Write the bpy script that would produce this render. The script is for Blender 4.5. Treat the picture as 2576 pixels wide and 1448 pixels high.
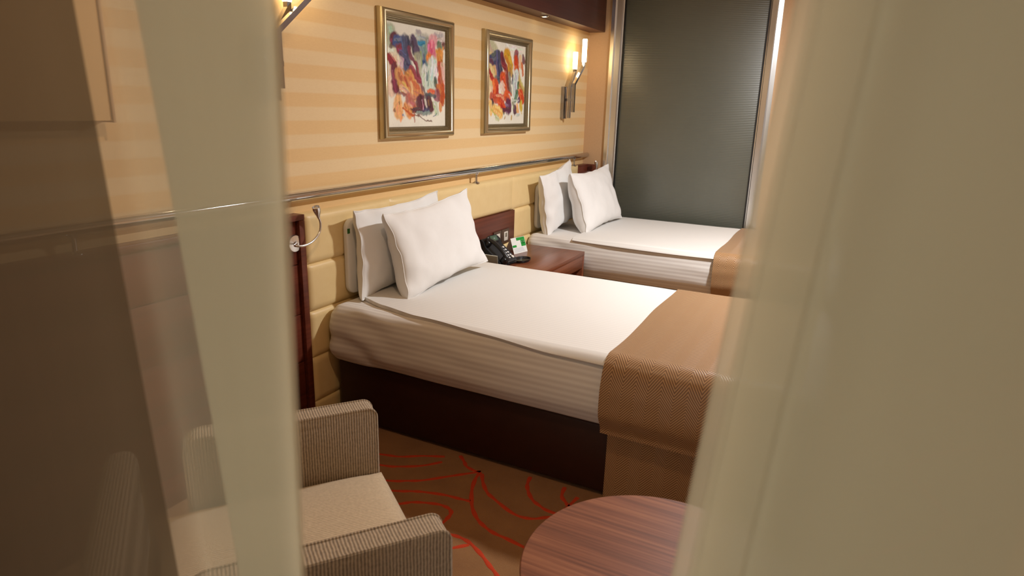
import bpy, bmesh, math, random
import numpy as np
from mathutils import Vector, Matrix, Euler, noise

# ------------------------------------------------------------------ scene, camera, light
for o in list(bpy.data.objects):
    bpy.data.objects.remove(o)
scene = bpy.context.scene
C = scene.collection
random.seed(7)

def srgb(r, g, b):
    f = lambda v: (v / 255 / 12.92) if v / 255 <= 0.04045 else ((v / 255 + 0.055) / 1.055) ** 2.4
    return (f(r), f(g), f(b), 1.0)

cam_d = bpy.data.cameras.new('camera')
cam = bpy.data.objects.new('camera', cam_d)
C.objects.link(cam)
cam.location = (2.0, 0.0, 1.437)
cam.rotation_euler = (math.radians(74.384), math.radians(-1.501), math.radians(27.327))
cam_d.sensor_width = 36.0
cam_d.lens = 1644.7 * 36.0 / 2576.0
cam_d.clip_start = 0.02
cam_d.dof.use_dof = True
cam_d.dof.focus_distance = 3.1
cam_d.dof.aperture_fstop = 5.0
scene.camera = cam

world = bpy.data.worlds.new('world')
scene.world = world
world.use_nodes = True
bg = world.node_tree.nodes['Background']
bg.inputs['Color'].default_value = (0.93, 0.91, 0.83, 1)
bg.inputs['Strength'].default_value = 2.1

def area(name, loc, size, power, color, rot=(0, 0, 0), shape='DISK', size_y=None):
    l = bpy.data.lights.new(name, 'AREA')
    l.shape = shape
    l.size = size
    if size_y:
        l.size_y = size_y
    l.energy = power
    l.color = color
    o = bpy.data.objects.new(name, l)
    C.objects.link(o)
    o.location = loc
    o.rotation_euler = rot
    return o

LAMP = (2.10, 3.60)          # ceiling lamp over the foot of the beds
area('ceiling_lamp_light', (LAMP[0], LAMP[1], 2.405), 0.20, 75, (1.0, 0.985, 0.98))
FILL = (1.25, 1.15)           # added unseen lamp, warms the near bed side and seating corner
area('fill_lamp_light', (FILL[0], FILL[1], 2.43), 0.09, 8, (1.0, 0.66, 0.40))

scene.view_settings.view_transform = 'Standard'
scene.view_settings.look = 'None'
scene.view_settings.gamma = 1.0
scene.view_settings.use_curve_mapping = False
scene.view_settings.exposure = 0.0

# ------------------------------------------------------------------ material helpers
MATS = {}
class NT:
    def __init__(s, name):
        s.m = bpy.data.materials.new(name)
        s.m.use_nodes = True
        s.t = s.m.node_tree
        s.n = s.t.nodes
        s.b = s.n['Principled BSDF']
        MATS[name] = s.m
    def add(s, typ, **kw):
        n = s.n.new(typ)
        for k, v in kw.items():
            if k.startswith('i_'):
                key = k[2:]
                key = int(key) if key.isdigit() else key.replace('_', ' ')
                n.inputs[key].default_value = v
            else:
                setattr(n, k, v)
        return n
    def link(s, a, b):
        s.t.links.new(a, b)
    def math(s, op, a, b=None, c=None):
        n = s.n.new('ShaderNodeMath')
        n.operation = op
        for i, v in enumerate((a, b, c)):
            if v is None:
                continue
            if isinstance(v, (int, float)):
                n.inputs[i].default_value = v
            else:
                s.link(v, n.inputs[i])
        return n.outputs[0]
    def mix(s, fac, c1, c2):
        n = s.n.new('ShaderNodeMix')
        n.data_type = 'RGBA'
        if isinstance(fac, (int, float)):
            n.inputs[0].default_value = fac
        else:
            s.link(fac, n.inputs[0])
        for i, c in ((6, c1), (7, c2)):
            if isinstance(c, tuple):
                n.inputs[i].default_value = c
            else:
                s.link(c, n.inputs[i])
        return n.outputs[2]
    def coord(s, kind='Object'):
        return s.add('ShaderNodeTexCoord').outputs[kind]
    def xyz(s, kind='Object'):
        x = s.add('ShaderNodeSeparateXYZ')
        s.link(s.coord(kind), x.inputs[0])
        return x.outputs
    def noise(s, scale, vscale=(1, 1, 1), detail=3, rough=0.55, kind='Object'):
        mp = s.add('ShaderNodeMapping')
        mp.inputs['Scale'].default_value = vscale
        s.link(s.coord(kind), mp.inputs['Vector'])
        n = s.add('ShaderNodeTexNoise')
        n.inputs['Scale'].default_value = scale
        n.inputs['Detail'].default_value = detail
        n.inputs['Roughness'].default_value = rough
        s.link(mp.outputs[0], n.inputs['Vector'])
        return n.outputs['Fac']
    def ramp(s, fac, stops):
        r = s.add('ShaderNodeValToRGB')
        els = r.color_ramp.elements
        while len(els) < len(stops):
            els.new(0.5)
        for e, (p, c) in zip(els, stops):
            e.position = p
            e.color = c
        s.link(fac, r.inputs[0])
        return r.outputs[0]
    def bump(s, h, strength=0.3, dist=0.002):
        b = s.add('ShaderNodeBump')
        b.inputs['Strength'].default_value = strength
        b.inputs['Distance'].default_value = dist
        s.link(h, b.inputs['Height'])
        s.link(b.outputs[0], s.b.inputs['Normal'])
    def base(s, c):
        if isinstance(c, tuple):
            s.b.inputs['Base Color'].default_value = c
        else:
            s.link(c, s.b.inputs['Base Color'])
    def set(s, **kw):
        for k, v in kw.items():
            s.b.inputs[k.replace('_', ' ')].default_value = v

def plain(name, col, rough=0.5, metal=0.0, var=0.06, nscale=30, spec=0.5, emit=None, estr=0):
    t = NT(name)
    n = t.noise(nscale)
    a = tuple(max(0, v * (1 - var)) for v in col[:3]) + (1,)
    b = tuple(min(1, v * (1 + var)) for v in col[:3]) + (1,)
    t.base(t.mix(n, a, b))
    t.set(Roughness=rough, Metallic=metal, Specular_IOR_Level=spec)
    if emit:
        t.set(Emission_Color=emit, Emission_Strength=estr)
    return t.m

def wood(name, dark, mid, light, axis='x', scale=9, rough=0.35, fine=70):
    t = NT(name)
    st = {'x': (0.06, 1, 1), 'y': (1, 0.06, 1), 'z': (1, 1, 0.06)}[axis]
    n1 = t.noise(scale, st, 4, 0.6)
    n2 = t.noise(fine, tuple(v if v == 1 else 0.02 for v in st), 3, 0.6)
    f = t.math('ADD', t.math('MULTIPLY', n1, 0.5), t.math('MULTIPLY', n2, 0.5))
    t.base(t.ramp(f, [(0.30, dark), (0.5, mid), (0.70, light)]))
    t.set(Roughness=rough)
    t.bump(n2, 0.12, 0.001)
    return t.m

wood('wood_panel', srgb(70, 28, 19), srgb(103, 49, 34), srgb(124, 64, 46), 'y', 8, 0.36)
wood('wood_stand', srgb(92, 46, 28), srgb(120, 66, 42), srgb(142, 84, 54), 'y', 8, 0.28)
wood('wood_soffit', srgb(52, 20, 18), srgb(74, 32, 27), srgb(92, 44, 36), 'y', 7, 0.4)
wood('wood_table', srgb(84, 44, 28), srgb(130, 78, 54), srgb(164, 108, 76), 'x', 30, 0.45, 120)
wood('wood_leg', srgb(40, 20, 14), srgb(56, 30, 20), srgb(70, 40, 28), 'z', 9, 0.4)

t = NT('chrome'); t.set(Metallic=1.0, Roughness=0.10); t.base(t.mix(t.noise(25), (0.58, 0.58, 0.60, 1), (0.66, 0.66, 0.68, 1)))
t = NT('brushed_steel'); t.set(Metallic=1.0, Roughness=0.27)
t.base(t.mix(t.noise(60, (1, 1, 0.02)), (0.78, 0.79, 0.80, 1), (0.92, 0.93, 0.94, 1)))
t = NT('frame_gold'); t.set(Metallic=0.9, Roughness=0.30)
t.base(t.mix(t.noise(90, (1, 0.05, 0.05)), srgb(168, 152, 118), srgb(206, 192, 160)))
t = NT('frame_bronze'); t.set(Metallic=0.6, Roughness=0.45)
t.base(t.mix(t.noise(160), srgb(96, 84, 60), srgb(150, 136, 104)))
t = NT('chrome_dark_reflection'); t.set(Metallic=1.0, Roughness=0.14); t.base(t.mix(t.noise(25), (0.30, 0.29, 0.30, 1), (0.42, 0.41, 0.42, 1)))  # reflection of the dark room put into the base colour
plain('black_rubber', srgb(20, 20, 21), 0.5)
plain('black_plastic', srgb(27, 29, 33), 0.32, 0, 0.1)
plain('grey_plastic', srgb(120, 114, 98), 0.5)
plain('white_plastic', srgb(226, 222, 212), 0.4)
plain('phone_button', srgb(212, 214, 216), 0.4)
plain('lcd_glass', srgb(76, 100, 84), 0.12)
plain('paper_white', srgb(236, 240, 236), 0.7, 0, 0.02)
plain('paper_green', srgb(14, 152, 52), 0.6, 0, 0.04)
plain('paper_grey', srgb(186, 192, 206), 0.7, 0, 0.04)
plain('paper_pink', srgb(170, 120, 110), 0.7, 0, 0.04)
plain('tag_green', srgb(52, 108, 50), 0.7)
plain('switch_plate', srgb(92, 74, 62), 0.4, 0.3)
plain('ceiling_paint', srgb(226, 214, 192), 0.9, 0, 0.02, 8)
plain('pale_panel', srgb(232, 196, 140), 0.7, 0, 0.04, 12)
plain('lamp_white', srgb(245, 240, 228), 0.5)
plain('lamp_glow', (1, 0.95, 0.86, 1), 0.4, 0, 0.0, 5, 0.5, (1.0, 0.93, 0.80, 1), 16.0)
plain('spot_glow', (1, 0.9, 0.7, 1), 0.4, 0, 0.0, 5, 0.5, (1.0, 0.84, 0.52, 1), 9.0)
plain('tube_glow', (1, 0.92, 0.75, 1), 0.4, 0, 0.0, 5, 0.5, (1.0, 0.78, 0.46, 1), 12.0)

# striped wall paper: pale and deeper bands 56 mm high, a faint woven grain
t = NT('striped_wallpaper')
o = t.xyz()
band = t.math('PINGPONG', t.math('ADD', o[2], 0.028 + 0.056 * 0.5 - 1.324 + 11.2), 0.056)
st = t.math('SMOOTH_MAX', 0.0, t.math('SMOOTH_MIN', 1.0, t.math('MULTIPLY_ADD', band, 140.0, -3.4), 0.1), 0.1)
gr = t.noise(260, (1, 0.25, 1), 2)
c1 = t.mix(gr, srgb(236, 208, 160), srgb(243, 219, 174))
c2 = t.mix(gr, srgb(232, 196, 139), srgb(240, 206, 150))
t.base(t.mix(st, c1, c2))
t.set(Roughness=0.62)
t.bump(gr, 0.12, 0.001)

t = NT('beige_wallpaper')
gr = t.noise(240, (1, 1, 0.3), 2)
t.base(t.mix(gr, srgb(196, 160, 122), srgb(212, 176, 136)))
t.set(Roughness=0.7)

# ribbed dark glass of the bathroom partition
t = NT('fluted_glass')
o = t.xyz()
rib = t.math('SINE', t.math('MULTIPLY', o[2], 2 * math.pi / 0.0125))
t.base(t.mix(t.noise(3), srgb(84, 87, 78), srgb(98, 100, 88)))
t.set(Roughness=0.34, Specular_IOR_Level=1.0)
t.bump(rib, 0.28, 0.0012)

# leather of the headboard and bed base
def leather(name, ca, cb, rough, bs=0.12):
    t = NT(name)
    n = t.noise(14, (1, 1, 1), 3)
    v = t.add('ShaderNodeTexVoronoi'); v.inputs['Scale'].default_value = 330
    t.link(t.coord(), v.inputs['Vector'])
    t.base(t.mix(n, ca, cb)); t.set(Roughness=rough)
    t.bump(v.outputs['Distance'], bs, 0.0008)
leather('cream_leather', srgb(230, 202, 144), srgb(240, 216, 162), 0.42)
leather('dark_leather', srgb(40, 17, 10), srgb(56, 25, 14), 0.45)

# white bed linen with satin stripes running along the bed (uv v = metres across)
def linen(name, c1, c2, period, bump=0.25):
    t = NT(name)
    o = t.xyz('UV')
    s = t.math('SINE', t.math('MULTIPLY', o[1], 2 * math.pi / period))
    s = t.math('MULTIPLY_ADD', s, 0.5, 0.5)
    n = t.noise(420, (1, 1, 1), 2, 0.5, 'UV')
    t.base(t.mix(s, c1, c2))
    t.set(Roughness=0.75, Sheen_Weight=0.15)
    t.bump(t.math('ADD', t.math('MULTIPLY', s, 0.8), t.math('MULTIPLY', n, 0.2)), bump, 0.0015)
linen('striped_linen', srgb(215, 210, 205), srgb(231, 228, 223), 0.024)
linen('top_linen', srgb(222, 220, 216), srgb(231, 229, 225), 0.021, 0.12)
t = NT('pillow_cotton')
n = t.noise(9, (1, 1, 1), 4)
t.base(t.mix(n, srgb(232, 232, 231), srgb(240, 240, 239)))
t.set(Roughness=0.8, Sheen_Weight=0.1)
t.bump(t.noise(14, (1, 1, 1), 4, 0.5), 0.22, 0.006)

# herringbone runner (uv in metres)
t = NT('herringbone')
o = t.xyz('UV')
zig = t.math('PINGPONG', o[0], 0.045)
ph = t.math('MULTIPLY', t.math('ADD', o[1], t.math('MULTIPLY', zig, 1.15)), 2 * math.pi / 0.0105)
s = t.math('MULTIPLY_ADD', t.math('SINE', ph), 0.5, 0.5)
t.base(t.mix(s, srgb(114, 80, 50), srgb(190, 150, 106)))
t.set(Roughness=0.36, Sheen_Weight=0.2)
t.bump(s, 0.35, 0.0012)

# ribbed chair upholstery
def ribbed(name, axis, ca, cb):
    t = NT(name)
    o = t.xyz()
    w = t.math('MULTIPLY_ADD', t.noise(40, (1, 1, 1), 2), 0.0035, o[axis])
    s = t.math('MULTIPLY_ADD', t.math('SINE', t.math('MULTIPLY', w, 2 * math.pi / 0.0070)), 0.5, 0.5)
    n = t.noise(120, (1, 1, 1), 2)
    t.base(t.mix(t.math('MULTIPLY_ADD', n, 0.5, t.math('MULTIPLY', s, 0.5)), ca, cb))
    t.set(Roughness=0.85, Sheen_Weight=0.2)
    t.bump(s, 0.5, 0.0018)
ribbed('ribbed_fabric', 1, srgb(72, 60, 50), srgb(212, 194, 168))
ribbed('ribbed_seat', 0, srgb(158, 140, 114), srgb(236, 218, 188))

# carpet
t = NT('carpet')
n = t.noise(7, (1, 1, 1), 5, 0.65); n2 = t.noise(420, (1, 1, 1), 2)
t.base(t.mix(t.math('MULTIPLY_ADD', n2, 0.35, t.math('MULTIPLY', n, 0.65)), srgb(104, 66, 30), srgb(168, 120, 68)))
t.set(Roughness=0.95, Sheen_Weight=0.2)
t.bump(n2, 0.6, 0.004)
t = NT('carpet_orange')
n2 = t.noise(420, (1, 1, 1), 2)
t.base(t.mix(n2, srgb(170, 44, 10), srgb(214, 70, 26)))
t.set(Roughness=0.95)
t.bump(n2, 0.6, 0.004)

# sheer curtain cloth
def sheer(name, col, opacity):
    t = NT(name)
    n = t.n
    out = n['Material Output']
    weave = t.noise(30, (1, 1, 0.1), 2)
    colr = t.mix(weave, tuple(v * 0.94 for v in col[:3]) + (1,), col)
    d = t.add('ShaderNodeBsdfDiffuse'); tr = t.add('ShaderNodeBsdfTranslucent'); tp = t.add('ShaderNodeBsdfTransparent')
    t.link(colr, d.inputs['Color']); t.link(colr, tr.inputs['Color'])
    m1 = t.add('ShaderNodeMixShader'); m1.inputs[0].default_value = 0.5
    t.link(d.outputs[0], m1.inputs[1]); t.link(tr.outputs[0], m1.inputs[2])
    m2 = t.add('ShaderNodeMixShader'); m2.inputs[0].default_value = opacity
    t.link(tp.outputs[0], m2.inputs[1]); t.link(m1.outputs[0], m2.inputs[2])
    t.link(m2.outputs[0], out.inputs['Surface'])
    n.remove(t.b)
sheer('sheer_cloth', srgb(204, 195, 168), 0.44)

sheer('dimming_cloth', srgb(98, 82, 62), 0.82)  # cloth of the added drape, dark to stand in for unlit sheer folds
t = NT('canvas_paint')
at = t.add('ShaderNodeAttribute', attribute_name='paint')
t.base(at.outputs['Color'])
t.set(Roughness=0.55)
t.bump(t.noise(120, (1, 1, 1), 3), 0.3, 0.001)

# ------------------------------------------------------------------ geometry helpers
def tag(o, label=None, cat=None, group=None, kind=None):
    if label: o['label'] = label
    if cat: o['category'] = cat
    if group: o['group'] = group
    if kind: o['kind'] = kind
    return o

def thing(name, label, cat, loc, rotz=0.0, group=None):
    e = bpy.data.objects.new(name, None)
    e.empty_display_size = 0.1
    C.objects.link(e)
    e.location = loc
    e.rotation_euler = (0, 0, rotz)
    return tag(e, label, cat, group)

def pmat(p):
    m = Matrix.Identity(4)
    while p is not None:
        m = Matrix.LocRotScale(p.location, p.rotation_euler, p.scale) @ m
        p = p.parent
    return m

def obj(name, bm, mat, parent=None, local=False, smooth=True, angle=38):
    """link a bmesh as one object; geometry is in world space unless local"""
    if parent is not None and not local:
        bm.transform(pmat(parent).inverted())
    bmesh.ops.recalc_face_normals(bm, faces=bm.faces)
    me = bpy.data.meshes.new(name)
    bm.to_mesh(me)
    bm.free()
    if smooth:
        me.shade_smooth()
        me.set_sharp_from_angle(angle=math.radians(angle))
    me.materials.append(MATS[mat])
    o = bpy.data.objects.new(name, me)
    C.objects.link(o)
    if parent is not None:
        o.parent = parent
    return o

def struct(name, bm, mat, parent=None, **k):
    o = obj(name, bm, mat, parent, **k)
    if parent is None:
        o['kind'] = 'structure'
    return o

def box(bm, x0, x1, y0, y1, z0, z1, bev=0.0, seg=2):
    vs = [bm.verts.new((x, y, z)) for x in (x0, x1) for y in (y0, y1) for z in (z0, z1)]
    idx = [(0, 1, 3, 2), (4, 6, 7, 5), (0, 4, 5, 1), (2, 3, 7, 6), (0, 2, 6, 4), (1, 5, 7, 3)]
    fs = [bm.faces.new([vs[i] for i in f]) for f in idx]
    if bev > 0:
        es = list({e for f in fs for e in f.edges})
        bmesh.ops.bevel(bm, geom=es, offset=bev, segments=seg, affect='EDGES', profile=0.5)
    return bm

def nbox(*a, **k):
    return box(bmesh.new(), *a, **k)

def smooth_path(pts, n=8, closed=False):
    P = [Vector(p) for p in pts]
    out = []
    m = len(P)
    for i in range(m if closed else m - 1):
        if closed:
            p0, p1, p2, p3 = P[(i - 1) % m], P[i], P[(i + 1) % m], P[(i + 2) % m]
        else:
            p0, p1, p2, p3 = P[max(i - 1, 0)], P[i], P[i + 1], P[min(i + 2, m - 1)]
        for k in range(n):
            u = k / n
            out.append(0.5 * ((2 * p1) + (p2 - p0) * u + (2 * p0 - 5 * p1 + 4 * p2 - p3) * u * u + (3 * p1 - p0 - 3 * p2 + p3) * u ** 3))
    if not closed:
        out.append(P[-1].copy())
    return out

def tube(bm, path, rad, seg=10, caps=True):
    path = [Vector(p) for p in path]
    rads = rad if isinstance(rad, (list, tuple)) else [rad] * len(path)
    rings = []
    up = None
    for i, p in enumerate(path):
        d = (path[min(i + 1, len(path) - 1)] - path[max(i - 1, 0)]).normalized()
        if up is None:
            a = Vector((0, 0, 1)) if abs(d.z) < 0.9 else Vector((1, 0, 0))
            up = (a - d * a.dot(d)).normalized()
        else:
            up = (up - d * up.dot(d)).normalized()
        sd = d.cross(up)
        rings.append([bm.verts.new(p + (up * math.cos(2 * math.pi * k / seg) + sd * math.sin(2 * math.pi * k / seg)) * rads[i]) for k in range(seg)])
    for a, b in zip(rings[:-1], rings[1:]):
        for k in range(seg):
            bm.faces.new((a[k], a[(k + 1) % seg], b[(k + 1) % seg], b[k]))
    if caps:
        bm.faces.new(rings[0][::-1]); bm.faces.new(rings[-1])
    return bm

def lathe(bm, prof, M=None, seg=24):
    """prof: list of (r, h) along local z; M places it"""
    M = M or Matrix.Identity(4)
    rings = []
    for r, h in prof:
        if r < 1e-6:
            rings.append([bm.verts.new(M @ Vector((0, 0, h)))])
        else:
            rings.append([bm.verts.new(M @ Vector((r * math.cos(2 * math.pi * k / seg), r * math.sin(2 * math.pi * k / seg), h))) for k in range(seg)])
    for a, b in zip(rings[:-1], rings[1:]):
        for k in range(seg):
            k2 = (k + 1) % seg
            if len(a) == 1 and len(b) == 1:
                continue
            if len(a) == 1:
                bm.faces.new((a[0], b[k], b[k2]))
            elif len(b) == 1:
                bm.faces.new((a[k], a[k2], b[0]))
            else:
                bm.faces.new((a[k], a[k2], b[k2], b[k]))
    if len(rings[0]) > 1: bm.faces.new(rings[0][::-1])
    if len(rings[-1]) > 1: bm.faces.new(rings[-1])
    return bm

def grid(bm, nu, nv, fn, uvfn=None, closed_u=False):
    V = [[bm.verts.new(fn(i / (nu - 1), j / (nv - 1))) for j in range(nv)] for i in range(nu)]
    uvl = bm.loops.layers.uv.verify() if uvfn else None
    for i in range(nu - 1):
        for j in range(nv - 1):
            f = bm.faces.new((V[i][j], V[i + 1][j], V[i + 1][j + 1], V[i][j + 1]))
            if uvl:
                for l, (a, b) in zip(f.loops, ((i, j), (i + 1, j), (i + 1, j + 1), (i, j + 1))):
                    l[uvl].uv = uvfn(a / (nu - 1), b / (nv - 1))
    return V

def axis_matrix(p, d):
    """matrix taking local z to direction d at point p"""
    return Matrix.Translation(p) @ Vector(d).normalized().to_track_quat('Z', 'Y').to_matrix().to_4x4()

# ------------------------------------------------------------------ room
WX, YF, XR, YN, ZC = -0.06, 5.33, 4.3, -0.22, 2.48
floor = struct('floor', nbox(WX, XR, YN, YF, -0.06, 0.0), 'carpet')
struct('ceiling', nbox(WX, XR, YN, YF, ZC, ZC + 0.08), 'ceiling_paint')
struct('wall_left', nbox(WX - 0.12, WX, YN, YF + 0.12, -0.06, ZC + 0.08), 'striped_wallpaper')
bm = bmesh.new()                       # far wall with the opening of the glass partition
GX0, GX1 = 0.128, 1.402
box(bm, WX, GX0, YF, YF + 0.12, -0.06, ZC + 0.08)
box(bm, GX1, XR, YF, YF + 0.12, -0.06, ZC + 0.08)
box(bm, GX0, GX1, YF, YF + 0.12, 2.36, ZC + 0.08)
struct('wall_far', bm, 'beige_wallpaper')
struct('wall_right', nbox(XR, XR + 0.12, YN, YF + 0.12, -0.06, ZC + 0.08), 'beige_wallpaper')
DX0, DX1, DZ = 1.44, 2.12, 2.18
bm = bmesh.new()                       # unseen near wall; door opening sized to shape daylight on the curtains
box(bm, WX - 0.12, DX0, YN - 0.12, YN, -0.06, ZC + 0.08)
box(bm, DX1, XR + 0.12, YN - 0.12, YN, -0.06, ZC + 0.08)
box(bm, DX0, DX1, YN - 0.12, YN, DZ, ZC + 0.08)
struct('wall_near', bm, 'beige_wallpaper')
bm = bmesh.new()
for x0, x1, z0, z1 in ((DX0, DX0 + 0.05, 0.0, DZ), (DX1 - 0.05, DX1, 0.0, DZ), (DX0 + 0.05, DX1 - 0.05, DZ - 0.05, DZ)):
    box(bm, x0, x1, YN - 0.10, YN + 0.01, z0, z1, 0.004)
struct('trim_2', bm, 'lamp_white')

# carpet lines
CURVES = [
[(0.20, 1.90), (0.406, 1.964), (0.483, 1.987), (0.562, 2.039), (0.647, 2.081)],
[(0.30, 1.86), (0.473, 1.899), (0.53, 1.924), (0.606, 1.975), (0.66, 2.04)],
[(0.40, 1.76), (0.563, 1.821), (0.619, 1.853), (0.669, 1.885), (0.733, 1.95), (0.789, 2.007), (0.838, 2.055)],
[(0.839, 2.049), (0.845, 2.001), (0.875, 1.921), (0.926, 1.836), (0.978, 1.781), (1.025, 1.752), (1.078, 1.734), (1.142, 1.727), (1.267, 1.7), (1.45, 1.62), (1.6, 1.45)],
[(0.85, 2.042), (0.887, 1.988), (0.931, 1.941), (0.98, 1.913), (1.083, 1.868), (1.148, 1.871), (1.192, 1.903), (1.23, 1.949), (1.25, 2.08)],
[(0.45, 1.70), (0.626, 1.776), (0.677, 1.803), (0.72, 1.821), (0.801, 1.844), (0.864, 1.851), (0.906, 1.858)],
[(0.60, 1.64), (0.687, 1.714), (0.72, 1.744), (0.76, 1.764), (0.815, 1.782), (0.856, 1.78), (0.881, 1.763), (0.888, 1.73), (0.884, 1.688), (0.84, 1.60)],
[(0.80, 1.60), (0.913, 1.643), (0.949, 1.654), (0.991, 1.656), (1.033, 1.646), (1.092, 1.615), (1.147, 1.578), (1.201, 1.54), (1.35, 1.40), (1.42, 1.2)],
[(0.90, 1.48), (0.967, 1.57), (0.992, 1.596), (1.032, 1.638)],
[(1.03, 2.12), (1.043, 2.066), (1.066, 2.026), (1.103, 1.984), (1.146, 1.96), (1.206, 1.945), (1.4, 1.95), (1.6, 2.05)],
[(1.18, 2.12), (1.193, 2.06), (1.223, 2.028), (1.261, 2.001), (1.45, 1.90)],
[(0.70, 2.12), (0.741, 2.086), (0.767, 2.061), (0.814, 2.048), (0.838, 2.055)],
[(2.3, 1.2), (2.5, 1.6), (2.9, 1.7), (3.2, 1.4), (3.6, 1.5)],
[(2.2, 2.2), (2.5, 2.6), (2.4, 3.0), (2.8, 3.4), (3.3, 3.3), (3.8, 3.7)],
[(2.6, 2.0), (3.0, 2.4), (3.6, 2.3), (4.0, 2.7)],
[(2.3, 4.2), (2.7, 4.0), (3.2, 4.5), (3.7, 4.4)],
[(0.9, 0.9), (1.3, 0.7), (1.7, 0.6), (2.2, 0.75), (2.7, 0.6)],
]
for cv in CURVES:
    P = smooth_path([(x, y, 0) for x, y in cv], 8)
    bm = bmesh.new()
    rows = []
    for i, p in enumerate(P):
        d = (P[min(i + 1, len(P) - 1)] - P[max(i - 1, 0)]).normalized()
        nrm = Vector((-d.y, d.x, 0)) * (0.0075 + 0.0015 * math.sin(i * 0.7))
        rows.append([bm.verts.new(p + nrm + Vector((0, 0, 0.0))), bm.verts.new(p + nrm * 0.7 + Vector((0, 0, 0.0014))), bm.verts.new(p - nrm * 0.7 + Vector((0, 0, 0.0014))), bm.verts.new(p - nrm)])
    for a, b in zip(rows[:-1], rows[1:]):
        for k in range(3):
            bm.faces.new((a[k], a[k + 1], b[k + 1], b[k]))
    obj('carpet_line', bm, 'carpet_orange', floor)

# wooden bulkhead over the head wall with recessed spotlights
SZ, SX = 2.020, 0.072
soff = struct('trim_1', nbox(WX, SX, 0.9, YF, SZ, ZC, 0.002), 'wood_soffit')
sp_labels = ['small round spotlight shining under dark wood bulkhead near far sconce', 'small round spotlight under dark wood bulkhead above the larger painting']
for sy, lb in zip((4.29, 2.60), sp_labels):
    s = thing('spotlight', lb, 'spotlight', (0.012, sy, SZ), 0, 'spotlights in the bulkhead')
    bm = bmesh.new(); lathe(bm, [(0.024, 0.004), (0.026, -0.004), (0.022, -0.008), (0.016, -0.007), (0.016, 0.003)], Matrix.Translation((0.012, sy, SZ)), 20)
    obj('ring', bm, 'chrome', s)
    bm = bmesh.new(); lathe(bm, [(0, -0.010), (0.010, -0.008), (0.0155, -0.002)], Matrix.Translation((0.012, sy, SZ)), 16)
    obj('lens', bm, 'spot_glow', s)

# ceiling lamp and curtain track (above the frame)
cl = thing('ceiling_lamp', 'round white flush ceiling lamp over the foot of the beds', 'ceiling lamp', (LAMP[0], LAMP[1], ZC))
bm = bmesh.new(); lathe(bm, [(0.17, 0), (0.17, -0.05), (0.16, -0.06), (0.145, -0.06), (0.145, -0.045)], Matrix.Translation((LAMP[0], LAMP[1], ZC)), 40)
obj('rim', bm, 'lamp_white', cl)
bm = bmesh.new(); lathe(bm, [(0, -0.052), (0.08, -0.051), (0.144, -0.046)], Matrix.Translation((LAMP[0], LAMP[1], ZC)), 32)
obj('diffuser', bm, 'lamp_glow', cl)

dl = thing('fill_lamp', 'added unseen warm fill lamp above the armchair and round table', 'ceiling lamp', (FILL[0], FILL[1], ZC))
bm = bmesh.new(); lathe(bm, [(0.070, 0), (0.070, -0.008), (0.060, -0.012), (0.050, -0.012), (0.048, -0.003)], Matrix.Translation((FILL[0], FILL[1], ZC)), 32)
obj('rim', bm, 'brushed_steel', dl)
bm = bmesh.new(); lathe(bm, [(0, -0.006), (0.030, -0.005), (0.047, -0.003)], Matrix.Translation((FILL[0], FILL[1], ZC)), 24)
obj('lens', bm, 'spot_glow', dl)

# glass partition in the far wall
gp = thing('window_1', None, None, ((GX0 + GX1) / 2, YF, 0)); gp['kind'] = 'structure'
PX0, PX1 = 0.232, 1.308
obj('pane', nbox(PX0 - 0.01, PX1 + 0.01, YF + 0.006, YF + 0.016, 0.06, 2.30, 0.001), 'fluted_glass', gp)
for side, (x0, x1) in enumerate(((GX0, PX0 - 0.006), (PX1 + 0.006, GX1))):
    bm = bmesh.new()
    w_ = x1 - x0
    # stepped metal profile: flat, ridge, flat
    prof = [(0, 0.0), (0, -0.022), (0.30, -0.026), (0.38, -0.018), (0.46, -0.026), (0.86, -0.022), (0.94, -0.010), (1.0, -0.008), (1.0, 0.04), (0, 0.04)]
    if side: prof = [(1 - a, b) for a, b in prof]
    lo = [bm.verts.new((x0 + a * w_, YF + b, 0.0)) for a, b in prof]
    hi = [bm.verts.new((x0 + a * w_, YF + b, 2.36)) for a, b in prof]
    for k in range(len(prof)):
        bm.faces.new((lo[k], lo[(k + 1) % len(prof)], hi[(k + 1) % len(prof)], hi[k]))
    bm.faces.new(lo); bm.faces.new(hi[::-1])
    obj('frame_profile', bm, 'brushed_steel', gp)
obj('frame_profile', nbox(PX0 - 0.006, PX1 + 0.006, YF - 0.02, YF + 0.04, 2.30, 2.36, 0.003), 'brushed_steel', gp)
obj('frame_profile', nbox(PX0 - 0.006, PX1 + 0.006, YF - 0.02, YF + 0.04, 0.0, 0.06, 0.003), 'brushed_steel', gp)
for x0 in (PX0 - 0.006, PX1 - 0.004):
    obj('gasket', nbox(x0, x0 + 0.010, YF - 0.006, YF + 0.006, 0.06, 2.30), 'black_rubber', gp)
tag(gp.children[0], 'dark ribbed translucent glass pane')

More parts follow.
